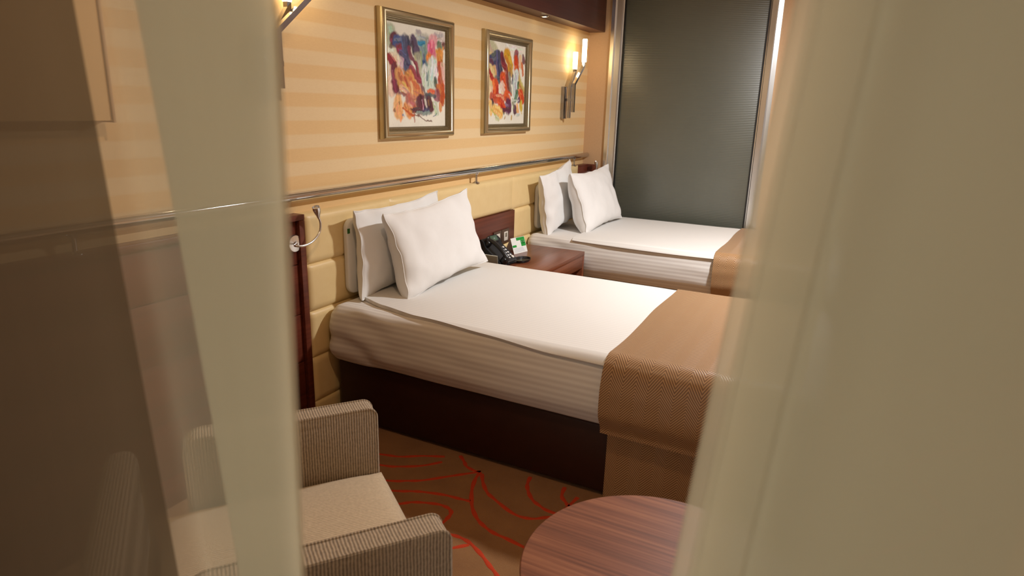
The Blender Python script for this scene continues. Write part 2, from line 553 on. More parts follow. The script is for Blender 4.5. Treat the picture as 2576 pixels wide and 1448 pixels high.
# ------------------------------------------------------------------ headboard, panelling, rail
HY0, HY1, HZ = 2.012, 5.100, 0.974
hb = thing('headboard', 'long cream leather headboard of padded rectangular panels behind both beds', 'headboard', (0, (HY0 + HY1) / 2, 0))
obj('backing', nbox(WX + 0.004, -0.032, HY0 + 0.003, HY1 - 0.003, 0.0, HZ - 0.012), 'dark_leather', hb)
rows_z = [(0.757, HZ), (0.545, 0.757), (0.333, 0.545), (0.121, 0.333), (0.0, 0.121)]
for r, (z0, z1) in enumerate(rows_z):
    if r == 0: cols = [(HY0, 2.594), (2.594, 3.926), (3.926, HY1)]
    elif r == 1: cols = [(HY0, 2.594), (2.594, 3.215), (3.945, HY1)]
    else: cols = [(HY0, 2.594), (2.594, 3.215), (3.215, 3.945), (3.945, HY1)]
    for y0, y1 in cols:
        bm = bmesh.new()
        nu, nv = 22, 10
        def fn(u, v, y0=y0, y1=y1, z0=z0, z1=z1, r=r):
            a, b = 2 * u - 1, 2 * v - 1
            dy = min(u, 1 - u) * (y1 - y0); dz = min(v, 1 - v) * (z1 - z0)
            def ed(d): return 1 - (1 - min(d / 0.028, 1)) ** 2.4
            x = -0.012 + 0.014 * min(ed(dy), ed(dz))
            return Vector((x, y0 + (y1 - y0) * (0.5 + 0.5 * math.copysign(abs(a) ** 0.55, a)), z0 + (z1 - z0) * (0.5 + 0.5 * math.copysign(abs(b) ** 0.6, b))))
        # resample: use true distances after warping
        def fn2(u, v, y0=y0, y1=y1, z0=z0, z1=z1):
            p = fn(u, v, y0, y1, z0, z1)
            dy = min(p.y - y0, y1 - p.y); dz = min(p.z - z0, z1 - p.z)
            ed = lambda d: 1 - (1 - min(max(d, 0) / 0.016, 1)) ** 2.2
            p.x = -0.010 + 0.012 * min(ed(dy), ed(dz))
            return p
        V = grid(bm, nu, nv, fn2)
        ring = [V[i][0] for i in range(nu)] + [V[nu - 1][j] for j in range(1, nv)] + [V[i][nv - 1] for i in range(nu - 2, -1, -1)] + [V[0][j] for j in range(nv - 2, 0, -1)]
        bk = [bm.verts.new((WX + 0.001 if r == 0 else -0.031, v.co.y, v.co.z)) for v in ring]
        for k in range(len(ring)):
            k2 = (k + 1) % len(ring)
            bm.faces.new((ring[k], bk[k], bk[k2], ring[k2]))
        obj('padded_panel', bm, 'cream_leather', hb, angle=60)
obj('wood_inset', nbox(-0.03, 0.004, 3.217, 3.943, 0.547, 0.755, 0.002), 'wood_panel', hb)

# dark wood wall panelling near the window side
wp = thing('wood_panelling', 'dark red brown wood wall panelling beside headboard, partly behind sheer', 'wall panel', (0, 1.2, 0))
obj('frame_top', nbox(WX, 0.0, 0.10, HY0, HZ - 0.020, HZ + 0.003, 0.002), 'wood_panel', wp)
obj('frame_post', nbox(WX, 0.0, HY0 - 0.032, HY0 - 0.001, 0.0, HZ - 0.021, 0.002), 'wood_panel', wp)
for z0, z1 in [(0.768, 0.951), (0.549, 0.765), (0.333, 0.546), (0.117, 0.330), (0.0, 0.114)]:
    obj('board', nbox(WX, -0.016, 0.10, HY0 - 0.036, z0, z1, 0.002), 'wood_panel', wp)
# far return panel
wf = thing('wood_return_panel', 'small dark wood panel between headboard end and steel glass frame', 'wall panel', (0, 5.2, 0))
obj('board', nbox(WX, -0.004, HY1 + 0.002, YF - 0.021, 0.0, 0.972, 0.002), 'wood_panel', wf)
obj('board', nbox(-0.058, 0.078, YF - 0.020, YF - 0.001, 0.0, 0.972, 0.002), 'wood_panel', wf)

# narrow pale panel high on the wall, seen through the sheer
pp = thing('pale_wall_panel', 'narrow pale beige panel high on wall, seen through the left sheer', 'wall panel', (0, 1.1, 1.36))
obj('panel', nbox(WX, 0.0, 0.90, 1.253, 1.36, 2.015, 0.003), 'pale_panel', pp)
obj('edge_strip', nbox(WX, 0.006, 1.2535, 1.262, 1.355, 2.015, 0.002), 'beige_wallpaper', pp)

# chrome rail on stanchions above the headboard
RX, RZ, RR = -0.020, 1.050, 0.0185
rl = thing('chrome_rail', 'long polished chrome rail running above the headboard on short posts', 'rail', (RX, 3.2, HZ))
bm = bmesh.new(); tube(bm, [(RX, 0.75, RZ), (RX, 3.0, RZ), (RX, 5.318, RZ)], RR, 24)
obj('tube', bm, 'chrome', rl)
for y in (1.10, 3.46, 5.03):
    M = Matrix.Translation((RX, y, 0))
    bm = bmesh.new(); lathe(bm, [(0.0075, HZ + 0.004), (0.0075, RZ - 0.026), (0.013, RZ - 0.022), (0.016, RZ - 0.010), (0.012, RZ - 0.004)], M, 16)
    po = obj('post', bm, 'chrome', rl)
    bm = bmesh.new(); lathe(bm, [(0.022, HZ), (0.022, HZ + 0.004), (0.012, HZ + 0.010), (0.0076, HZ + 0.012)], M, 20)
    obj('flange', bm, 'chrome', po)
tag(rl.children[0], 'polished chrome tube')

# ------------------------------------------------------------------ wall sconces
def square_bar(bm, pts, w):
    """mitred square bar through points lying in a plane x = const"""
    P = [Vector(p) for p in pts]
    rings = []
    for i, p in enumerate(P):
        d1 = (P[i] - P[i - 1]).normalized() if i > 0 else (P[1] - P[0]).normalized()
        d2 = (P[i + 1] - P[i]).normalized() if i < len(P) - 1 else d1
        tdir = (d1 + d2).normalized()
        nx = Vector((1, 0, 0))
        sd = nx.cross(tdir).normalized() / max(0.4, tdir.dot(d1))
        rings.append([bm.verts.new(p + (nx * a + sd * b) * w / 2) for a, b in ((-1, -1), (1, -1), (1, 1), (-1, 1))])
    for a, b in zip(rings[:-1], rings[1:]):
        for k in range(4):
            bm.faces.new((a[k], a[(k + 1) % 4], b[(k + 1) % 4], b[k]))
    bm.faces.new(rings[0][::-1]); bm.faces.new(rings[-1])

def sconce(y, z, label):
    s = thing('wall_sconce', label, 'wall lamp', (WX, y, z), 0, 'chrome wall sconces')
    obj('wall_plate', nbox(WX, WX + 0.030, y - 0.030, y + 0.030, z, z + 0.236, 0.003), 'chrome_dark_reflection', s)
    xa, xb = -0.002, 0.036
    for x, yy, zlo, zk, ytop, ztop, zb, zt in ((xa, y + 0.005, z + 0.005, z + 0.235, y + 0.085, z + 0.345, z + 0.372, z + 0.492),
                                               (xb, y - 0.01, z + 0.05, z + 0.255, y + 0.170, z + 0.400, z + 0.428, z + 0.592)):
        bm = bmesh.new()
        square_bar(bm, [(x, yy, zlo), (x, yy, zk), (x, ytop, ztop), (x, ytop, zb)], 0.021)
        arm = obj('arm', bm, 'chrome_dark_reflection', s, smooth=False)
        if x == xa:
            obj('bracket', nbox(WX + 0.03, xb, yy - 0.008, yy + 0.008, z + 0.13, z + 0.15), 'chrome_dark_reflection', s)
        bm = bmesh.new(); lathe(bm, [(0.016, zb - 0.004), (0.018, zb), (0.018, zt - 0.004), (0.0155, zt)], Matrix.Translation((x, ytop, 0)), 20)
        obj('glass_tube', bm, 'tube_glow', arm)
    return s
sconce(4.825, 1.347, 'chrome two-arm wall sconce with lit tubes beside the glass partition')
sconce(1.905, 1.425, 'chrome two-arm wall sconce at the edge of the left sheer')

# ------------------------------------------------------------------ paintings
def strokes_to_attr(me, uvs, bgc, strokes, seed):
    rng = random.Random(int(seed * 10))
    col = me.color_attributes.new('paint', 'FLOAT_COLOR', 'POINT')
    N = len(uvs)
    U = np.array(uvs)
    W1 = np.array([(noise.noise((u * 7 + seed, v * 7, 0.3)) * 0.030 + noise.noise((u * 26, v * 26 + seed, 1.3)) * 0.013,
                    noise.noise((u * 7, v * 7 + seed, 5.3)) * 0.030 + noise.noise((u * 26 + seed, v * 26, 7.3)) * 0.013,
                    noise.noise((u * 5 + seed, v * 5, 2.2)), noise.noise((u * 60, v * 60, seed))) for u, v in uvs])
    out = np.array(bgc[:3])[None, :] * (1 + 0.08 * W1[:, 2:3] + 0.04 * W1[:, 3:4])
    P = U + W1[:, :2]
    full = []
    for (x0, y0, x1, y1, w, c, a) in strokes:
        full.append((x0, y0, x1, y1, w, c, a))
        for _ in range(5 if w > 0.03 else 1):       # loaded-brush streaks inside the stroke
            ox, oy = rng.uniform(-0.8, 0.8) * w, rng.uniform(-0.8, 0.8) * w
            k = rng.uniform(-1, 1)
            cc = tuple(max(10, min(250, v + 46 * k + rng.uniform(-26, 26))) for v in c)
            e0, e1 = rng.uniform(-0.25, 0.4), rng.uniform(0.6, 1.25)
            dx, dy = x1 - x0 + rng.uniform(-.3, .3) * w, y1 - y0 + rng.uniform(-.6, .6) * w
            full.append((x0 + ox + dx * e0, y0 + oy + dy * e0, x0 + ox + dx * e1, y0 + oy + dy * e1, w * rng.uniform(0.10, 0.32), cc, 0.75))
    for k, (x0, y0, x1, y1, w, c, a) in enumerate(full):
        sc = np.array(srgb(*c)[:3])
        dx, dy = x1 - x0, y1 - y0
        L2 = dx * dx + dy * dy
        t_ = np.zeros(N) if L2 < 1e-9 else np.clip(((P[:, 0] - x0) * dx + (P[:, 1] - y0) * dy) / L2, 0, 1)
        d = np.hypot(P[:, 0] - x0 - t_ * dx, P[:, 1] - y0 - t_ * dy)
        e = np.clip((w - d) / (0.30 * w + 0.003), 0, 1) * a
        br = 1 + 0.16 * np.sin(P[:, 0] * 130 + k * 2.3 + 9 * W1[:, 2]) * np.sin(P[:, 1] * 37 + k) + 0.12 * W1[:, 3]
        e = e[:, None]
        out = out * (1 - e) + np.clip(sc[None, :] * br[:, None], 0, 1) * e
    full4 = np.ones((N, 4), dtype=np.float32)
    full4[:, :3] = np.clip(out, 0, 1)
    col.data.foreach_set('color', full4.ravel())

def conv(tl, tr, bl, br, lst):
    """photo-crop pixels of the strokes to canvas fractions"""
    out = []
    def f(x, y):
        u = (x - tl[0]) / (tr[0] - tl[0])
        for _ in range(3):
            yt = tl[1] + (tr[1] - tl[1]) * u; yb = bl[1] + (br[1] - bl[1]) * u
            v = (y - yb) / (yt - yb)
            xl = bl[0] + (tl[0] - bl[0]) * v; xr = br[0] + (tr[0] - br[0]) * v
            u = (x - xl) / (xr - xl)
        return u, v
    sx = 1.45 / (0.6 * abs(tr[0] - tl[0]) + 0.4 * abs(tl[1] - bl[1]))
    for (x0, y0, x1, y1, w, c, a) in lst:
        u0, v0 = f(x0, y0); u1, v1 = f(x1, y1)
        out.append((u0, v0, u1, v1, w * sx, c, a))
    return out

P1 = conv((195, 220), (800, 320), (225, 1290), (795, 1270), [
 (240, 320, 260, 420, 50, (150, 170, 135), .7), (520, 370, 600, 400, 45, (178, 180, 170), .8), (700, 380, 780, 400, 40, (214, 200, 196), .7),
 (280, 600, 300, 640, 60, (226, 216, 186), .8), (270, 640, 260, 900, 40, (232, 190, 160), .7),
 (275, 400, 285, 420, 44, (98, 36, 52), 1), (300, 430, 370, 440, 36, (66, 84, 140), 1), (330, 500, 370, 510, 40, (128, 44, 64), 1),
 (385, 430, 410, 720, 46, (68, 68, 98), .95), (450, 410, 500, 540, 36, (72, 46, 88), .95), (350, 560, 400, 620, 36, (80, 80, 120), .8),
 (550, 450, 575, 640, 40, (110, 140, 150), .9), (560, 640, 580, 680, 22, (42, 80, 128), .95), (515, 430, 575, 430, 15, (50, 140, 182), 1),
 (605, 400, 608, 490, 28, (150, 156, 140), .9), (660, 400, 680, 410, 42, (226, 160, 168), .9), (650, 460, 660, 550, 44, (214, 100, 132), .95),
 (730, 440, 732, 470, 26, (88, 112, 84), .9), (780, 455, 778, 470, 22, (122, 64, 58), .9), (625, 580, 650, 620, 42, (226, 124, 44), .95),
 (735, 540, 738, 600, 42, (216, 140, 42), .95), (740, 650, 745, 720, 34, (188, 74, 48), .95), (770, 640, 785, 800, 26, (236, 196, 176), .7),
 (222, 570, 290, 690, 18, (150, 32, 46), 1), (275, 690, 305, 900, 34, (112, 36, 58), 1), (345, 620, 350, 680, 22, (214, 180, 190), .7),
 (500, 560, 530, 800, 34, (170, 172, 146), .8), (330, 760, 380, 900, 46, (214, 140, 78), .95), (420, 770, 480, 900, 50, (224, 158, 74), .95), (400, 820, 520, 940, 46, (216, 140, 84), .95),
 (440, 820, 460, 920, 14, (238, 196, 140), .9), (350, 900, 420, 930, 18, (238, 184, 160), .8), (380, 780, 400, 860, 10, (170, 60, 40), .8),
 (410, 470, 480, 650, 16, (116, 40, 66), .95), (480, 640, 560, 890, 20, (126, 40, 64), .95), (430, 680, 520, 820, 18, (150, 52, 66), .9),
 (575, 690, 580, 900, 30, (222, 228, 222), .95), (655, 640, 640, 880, 52, (204, 220, 206), .95), (680, 660, 690, 800, 20, (236, 240, 236), .9), (600, 720, 605, 800, 10, (60, 92, 112), .8),
 (620, 700, 615, 860, 8, (140, 170, 160), .8), (695, 800, 690, 860, 18, (62, 78, 68), .9), (740, 780, 760, 860, 28, (184, 80, 42), .9), (725, 880, 760, 980, 34, (204, 112, 44), .95), (705, 930, 720, 980, 34, (150, 76, 96), .85),
 (765, 860, 768, 1040, 22, (196, 88, 36), .9), (610, 925, 670, 925, 16, (222, 104, 50), .9), (300, 960, 560, 970, 12, (130, 60, 70), .8), (430, 1000, 450, 1050, 48, (188, 110, 94), .95), (430, 1040, 440, 1060, 20, (226, 160, 130), .9),
 (530, 1010, 540, 1090, 46, (100, 46, 62), 1), (440, 1090, 540, 1110, 18, (84, 40, 56), .95), (620, 1010, 630, 1090, 38, (96, 58, 62), 1), (590, 960, 700, 960, 12, (66, 76, 86), .85), (575, 1110, 600, 1120, 26, (74, 66, 100), .9), (610, 1020, 615, 1050, 10, (150, 110, 70), .8),
 (310, 1030, 330, 1150, 44, (236, 178, 112), .95), (390, 1070, 420, 1130, 34, (232, 158, 84), .9), (320, 1040, 325, 1060, 8, (96, 90, 70), .8), (290, 1100, 292, 1115, 8, (120, 70, 60), .7),
 (360, 1090, 480, 1160, 9, (200, 96, 44), 1), (480, 1160, 650, 1222, 5, (110, 70, 50), .9), (470, 1120, 480, 1220, 9, (170, 90, 70), .8), (690, 1060, 700, 1130, 32, (192, 206, 184), .9), (750, 1050, 748, 1110, 18, (228, 150, 96), .9),
 (500, 1130, 640, 1140, 12, (150, 170, 160), .7), (660, 1180, 700, 1150, 5, (70, 90, 130), .8), (355, 1170, 370, 1165, 7, (100, 130, 170), .7), (560, 880, 580, 980, 12, (90, 60, 60), .8), (540, 1000, 560, 1090, 5, (220, 170, 190), .8)])
P2 = conv((212, 240), (672, 315), (205, 1265), (615, 1262), [
 (250, 320, 290, 380, 50, (178, 178, 136), .8), (440, 300, 600, 350, 40, (226, 226, 214), .6), (250, 480, 280, 680, 60, (222, 196, 132), .9), (240, 700, 240, 900, 26, (226, 200, 140), .8), (560, 660, 610, 860, 40, (196, 176, 90), .9),
 (260, 480, 340, 430, 40, (62, 66, 104), 1), (255, 500, 265, 510, 22, (96, 50, 70), .9), (335, 430, 345, 680, 42, (74, 74, 96), .95), (380, 400, 400, 560, 26, (120, 44, 60), 1), (395, 520, 440, 600, 20, (140, 50, 60), .9),
 (435, 390, 470, 560, 42, (216, 160, 48), 1), (470, 560, 480, 640, 24, (190, 150, 70), .9), (545, 420, 545, 480, 38, (140, 60, 80), .9), (540, 500, 545, 590, 38, (204, 84, 40), 1), (640, 450, 645, 500, 20, (110, 60, 70), .9), (600, 470, 605, 520, 24, (232, 190, 150), .8), (620, 520, 625, 640, 14, (214, 110, 56), .9),
 (205, 570, 260, 700, 12, (160, 40, 40), 1), (250, 680, 290, 760, 20, (176, 52, 38), 1), (300, 690, 340, 720, 26, (90, 100, 110), .8), (295, 760, 300, 880, 42, (212, 82, 40), 1), (380, 680, 410, 880, 40, (216, 90, 36), 1), (430, 620, 450, 850, 22, (150, 70, 60), .9), (460, 640, 470, 900, 14, (110, 100, 90), .8),
 (365, 790, 395, 870, 30, (234, 206, 190), .95), (370, 780, 360, 830, 8, (240, 230, 224), .8), (545, 640, 540, 760, 36, (214, 226, 222), 1), (520, 740, 515, 900, 30, (190, 208, 204), .95), (575, 740, 550, 860, 12, (70, 110, 70), .9), (495, 660, 490, 760, 10, (66, 70, 100), .9), (540, 860, 520, 960, 22, (80, 120, 86), .9),
 (580, 880, 605, 980, 34, (212, 72, 30), 1), (560, 950, 570, 980, 18, (90, 50, 90), .9), (260, 920, 380, 950, 30, (196, 84, 58), .95), (320, 900, 390, 940, 10, (230, 170, 130), .8), (420, 900, 440, 960, 34, (222, 92, 40), .95), (350, 1000, 390, 1060, 40, (212, 80, 36), 1), (440, 1000, 440, 1090, 38, (104, 46, 76), 1), (410, 1010, 430, 1060, 14, (140, 120, 150), .8), (370, 1080, 460, 1100, 16, (92, 40, 60), .95),
 (270, 970, 275, 1060, 18, (80, 60, 66), .9), (510, 1050, 520, 1090, 26, (84, 40, 64), .95), (545, 1030, 550, 1090, 18, (240, 176, 110), .95), (590, 1020, 600, 1080, 24, (206, 180, 66), .95), (490, 980, 500, 1050, 16, (120, 130, 90), .8), (245, 1000, 250, 1130, 24, (238, 190, 110), .95), (290, 1060, 350, 1130, 38, (240, 196, 112), .95), (385, 1120, 390, 1140, 10, (90, 110, 80), .8),
 (480, 970, 560, 970, 6, (210, 220, 210), .8), (310, 1170, 330, 1200, 16, (200, 206, 180), .6), (480, 1160, 475, 1200, 9, (196, 160, 70), .9), (400, 1190, 410, 1180, 6, (190, 150, 90), .8), (545, 1150, 560, 1150, 16, (170, 190, 180), .6)])

def painting(y0, y1, z0, z1, label, strokes, seed):
    p = thing('framed_painting', label, 'painting', (WX, (y0 + y1) / 2, z0))
    # moulding profile: (inset from outer edge, depth from wall)
    prof = [(0.0, 0.0), (0.0, 0.016), (0.003, 0.030), (0.010, 0.040), (0.020, 0.043), (0.029, 0.039), (0.035, 0.029), (0.037, 0.022)]
    lip = [(0.037, 0.022), (0.041, 0.024), (0.045, 0.020), (0.049, 0.021), (0.053, 0.014), (0.056, 0.010), (0.056, 0.0)]
    for nm, pf, mt in (('frame', prof, 'frame_gold'), ('inner_lip', lip, 'frame_bronze')):
        bm = bmesh.new()
        rings = []
        for ins, dep in pf:
            a = (WX + dep + 0.0005)
            rings.append([bm.verts.new((a, yy, zz)) for yy, zz in ((y0 + ins, z0 + ins), (y1 - ins, z0 + ins), (y1 - ins, z1 - ins), (y0 + ins, z1 - ins))])
        for a, b in zip(rings[:-1], rings[1:]):
            for k in range(4):
                bm.faces.new((a[k], a[(k + 1) % 4], b[(k + 1) % 4], b[k]))
        obj(nm, bm, mt, p, angle=50)
    ins = 0.0545
    n = 170
    a0, a1, b0, b1 = y0 + ins, y1 - ins, z0 + ins, z1 - ins
    bm = bmesh.new()
    grid(bm, n, n, lambda u, v: Vector((WX + 0.010, a0 + (a1 - a0) * u, b0 + (b1 - b0) * v)))
    cv = obj('canvas', bm, 'canvas_paint', p)
    uvs = [(i / (n - 1), j / (n - 1)) for i in range(n) for j in range(n)]
    strokes_to_attr(cv.data, uvs, srgb(238, 236, 222), strokes, seed)
    tag(cv, 'colourful abstract painting of leaves on white')
    return p
painting(2.592, 3.218, 1.261, 1.862, 'gold framed abstract leaf painting with blue and purple, nearer the window', P1, 1.7)
painting(3.572, 4.200, 1.263, 1.867, 'gold framed abstract leaf painting with orange and yellow, nearer the far sconce', P2, 9.4)

# ------------------------------------------------------------------ beds
class Sec:
    """cross-section of a mattress, arc length s from near bottom over the top to far bottom"""
    def __init__(s, y0, y1, z0, z1, r=0.055):
        s.y0, s.y1, s.z0, s.z1, s.r = y0, y1, z0, z1, r
        s.a = z1 - r - z0
        s.q = math.pi * r / 2
        s.b = (y1 - y0) - 2 * r
        s.L = 2 * s.a + 2 * s.q + s.b
    def at(s, t):
        a, q, b, r = s.a, s.q, s.b, s.r
        if t <= a: return Vector((0, s.y0, s.z0 + t)), Vector((0, -1, 0))
        t -= a
        if t <= q:
            g = t / r; nrm = Vector((0, -math.cos(g), math.sin(g)))
            return Vector((0, s.y0 + r, s.z1 - r)) + nrm * r, nrm
        t -= q
        if t <= b: return Vector((0, s.y0 + r + t, s.z1)), Vector((0, 0, 1))
        t -= b
        if t <= q:
            g = t / r; nrm = Vector((0, math.sin(g), math.cos(g)))
            return Vector((0, s.y1 - r, s.z1 - r)) + nrm * r, nrm
        t -= q
        return Vector((0, s.y1, s.z1 - r - t)), Vector((0, 1, 0))

BX0, BX1 = 0.008, 2.03
def fbm(x, y, z):
    return noise.noise((x, y, z)) + 0.5 * noise.noise((2.1 * x, 2.1 * y, 2.1 * z + 3))

def wrinkle(x, t, sec, seed):
    """small cloth relief (metres) at bed position x, arc t"""
    side = max(0.0, 1 - t / (sec.a + sec.q)) if t < sec.a + sec.q else 0.0
    head = max(0.0, 1 - x / 0.55)
    d = 0.0025 * fbm(x * 3 + seed, t * 3, seed)
    if t < sec.a + sec.q:
        d += 0.009 * head * math.sin(t * 50 + 9 * x + 3 * fbm(x * 3, t * 4, seed)) * (0.4 + side)
        d += 0.0030 * math.sin(t * 62 - x * 2.2 + 2.5 * fbm(x * 2, t * 3, seed + 4)) * (0.5 + 0.5 * fbm(x * 1.5, 0.3, seed))
        d += 0.016 * math.sin(math.pi * min(1, t / sec.a)) - 0.012 * (1 - min(1, t / 0.05))   # side bulges, tucks under
    return d

def surf(sec, x, t, off, seed):
    p, n = sec.at(t)
    inset = 0.0
    rx = 0.055
    for e in (x - BX0, BX1 - x):
        if e < rx:
            inset = max(inset, rx - math.sqrt(max(0, rx * rx - (rx - max(0, e)) ** 2)))
    q = p + n * (off + wrinkle(x, t, sec, seed) - inset)
    q.x = x
    return q, n

def cloth(sec, x0f, x1f, t0f, t1f, off, seed, nx, nt, thick=0.008, wav=0.0):
    """cloth lying on the mattress; x0f(t)/x1f(t) ends, t0f(x)/t1f(x) arc limits; closed rim"""
    bm = bmesh.new()
    uvl = bm.loops.layers.uv.verify()
    def pt(i, j, o):
        a, b = i / (nx - 1), j / (nt - 1)
        x = x0f + (x1f - x0f) * a
        t0, t1 = t0f(x), t1f(x)
        t = t0 + (t1 - t0) * b
        xx = x + wav * math.sin(t * 9 + seed) if wav else x
        xx = min(max(xx, BX0 + 0.001), BX1 - 0.001)
        q, n = surf(sec, xx, max(0, t), o, seed)
        if t < 0: q.z += t
        q.z = max(q.z, 0.0)
        return q, (xx, t)
    top = [[None] * nt for _ in range(nx)]; uv = [[None] * nt for _ in range(nx)]; bot = {}
    for i in range(nx):
        for j in range(nt):
            q, w = pt(i, j, off)
            top[i][j] = bm.verts.new(q); uv[i][j] = w
    for i in range(nx - 1):
        for j in range(nt - 1):
            f = bm.faces.new((top[i][j], top[i + 1][j], top[i + 1][j + 1], top[i][j + 1]))
            for l, (a, b) in zip(f.loops, ((i, j), (i + 1, j), (i + 1, j + 1), (i, j + 1))):
                l[uvl].uv = uv[a][b]
    ring = [(i, 0) for i in range(nx)] + [(nx - 1, j) for j in range(1, nt)] + [(i, nt - 1) for i in range(nx - 2, -1, -1)] + [(0, j) for j in range(nt - 2, 0, -1)]
    low = [bm.verts.new(pt(i, j, off - thick)[0]) for i, j in ring]
    for k in range(len(ring)):
        k2 = (k + 1) % len(ring)
        f = bm.faces.new((top[ring[k][0]][ring[k][1]], low[k], low[k2], top[ring[k2][0]][ring[k2][1]]))
        for l, (a, b) in zip(f.loops, (ring[k], ring[k], ring[k2], ring[k2])):
            l[uvl].uv = uv[a][b]
    return bm

def build_bed(y0, width, seed, label, sheet_label, runner_label, sheet_x0, t0_sheet):
    y1 = y0 + width
    sec = Sec(y0, y1, 0.312, 0.560)
    bed = thing('bed', label, 'bed', (1.0, (y0 + y1) / 2, 0))
    bm = nbox(0.035, 1.985, y0 + 0.036, y1 - 0.036, 0.012, 0.300, 0.014, 3)
    obj('base', bm, 'dark_leather', bed)
    for fx in (0.12, 1.88):
        for fy in (y0 + 0.12, y1 - 0.12):
            bm = bmesh.new(); lathe(bm, [(0.03, 0), (0.03, 0.013)], Matrix.Translation((fx, fy, 0)), 12)
            obj('foot', bm, 'black_rubber', bed)
    # mattress
    nx, nt = 150, 120
    bm = bmesh.new()
    uvl = bm.loops.layers.uv.verify()
    V = []
    T = [sec.L * j / (nt - 1) for j in range(nt)]
    X = [BX0 + (BX1 - BX0) * (i / (nx - 1)) for i in range(nx)]
    X = sorted(set(X + [BX0 + 0.055 * (1 - math.cos(k * math.pi / 16)) for k in range(8)]))
    nx = len(X)
    V = [[bm.verts.new(surf(sec, x, t_, 0, seed)[0]) for t_ in T] for x in X]
    for i in range(nx - 1):
        for j in range(nt - 1):
            f = bm.faces.new((V[i][j], V[i + 1][j], V[i + 1][j + 1], V[i][j + 1]))
            for l, (a, b) in zip(f.loops, ((i, j), (i + 1, j), (i + 1, j + 1), (i, j + 1))):
                l[uvl].uv = (X[a], T[b])
    bm.faces.new(V[0]); bm.faces.new(V[-1][::-1])
    bm.faces.new([V[i][0] for i in range(nx)][::-1] + [V[i][-1] for i in range(nx)])
    obj('mattress', bm, 'striped_linen', bed, angle=80)
    # skirt of runner cloth hanging in front of the base at the foot end
    bm = bmesh.new()
    def sk(u, v):
        x = 1.335 + 0.67 * u
        z = 0.004 + 0.286 * v
        dy = 0.004 + 0.010 * (1 - v) * (0.5 + 0.5 * math.sin(x * 17 + 1.2 * (1 - v) + seed)) + 0.003 * noise.noise((x * 6, z * 6, seed))
        return Vector((x, y0 + 0.034 - dy, z))
    V = grid(bm, 50, 16, sk, lambda u, v: (0.67 * u, 0.286 * v))
    g0 = list(bm.faces)
    r = bmesh.ops.extrude_face_region(bm, geom=g0)
    for v in [e for e in r['geom'] if isinstance(e, bmesh.types.BMVert)]:
        v.co.y += 0.003
    obj('skirt', bm, 'herringbone', bed, angle=80)
    # white top cover
    cs = cloth(sec, sheet_x0, 2.0, t0_sheet, lambda x: sec.L - 0.12, 0.017, seed + 1, 90, 110, 0.0165)
    c = obj('bed_cover', cs, 'top_linen', None, angle=80)
    tag(c, sheet_label, 'bed cover')
    # runner
    rn = cloth(sec, 1.318, 1.96, lambda x: -0.022, lambda x: sec.L - 0.02, 0.025, seed + 2, 40, 150, 0.0075, 0.004)
    c = obj('bed_runner', rn, 'herringbone', None, angle=80)
    tag(c, runner_label, 'bed runner')
    return sec

def t0_bed1(x):
    # edge of the cover: inset on the top near the pillows, hanging over the near side further down
    k = [(0.0, 0.39), (0.08, 0.378), (0.25, 0.318), (0.45, 0.275), (0.8, 0.250), (1.1, 0.232), (1.4, 0.228), (2.1, 0.225)]
    for (xa, va), (xb, vb) in zip(k[:-1], k[1:]):
        if xa <= x <= xb:
            f = (x - xa) / (xb - xa); f = f * f * (3 - 2 * f) * 0.5 + f * 0.5
            return va + (vb - va) * f
    return 0.2
BW = 1.095
B1Y, B2Y = 2.098, 4.120
sec1 = build_bed(B1Y, BW, 1.3, 'single bed with dark brown leather base nearest the armchair',
    'smooth white cover on the bed nearest the armchair', 'brown herringbone runner across the foot of the bed nearest the armchair',
    0.075, t0_bed1)
sec2 = build_bed(B2Y, BW, 6.1, 'single bed against the dark glass partition, beyond the nightstand',
    'smooth white cover on the bed against the glass partition', 'brown herringbone runner on the bed against the glass partition',
    0.36, lambda x: 0.245 - 0.02 * math.sin(x * 1.6))

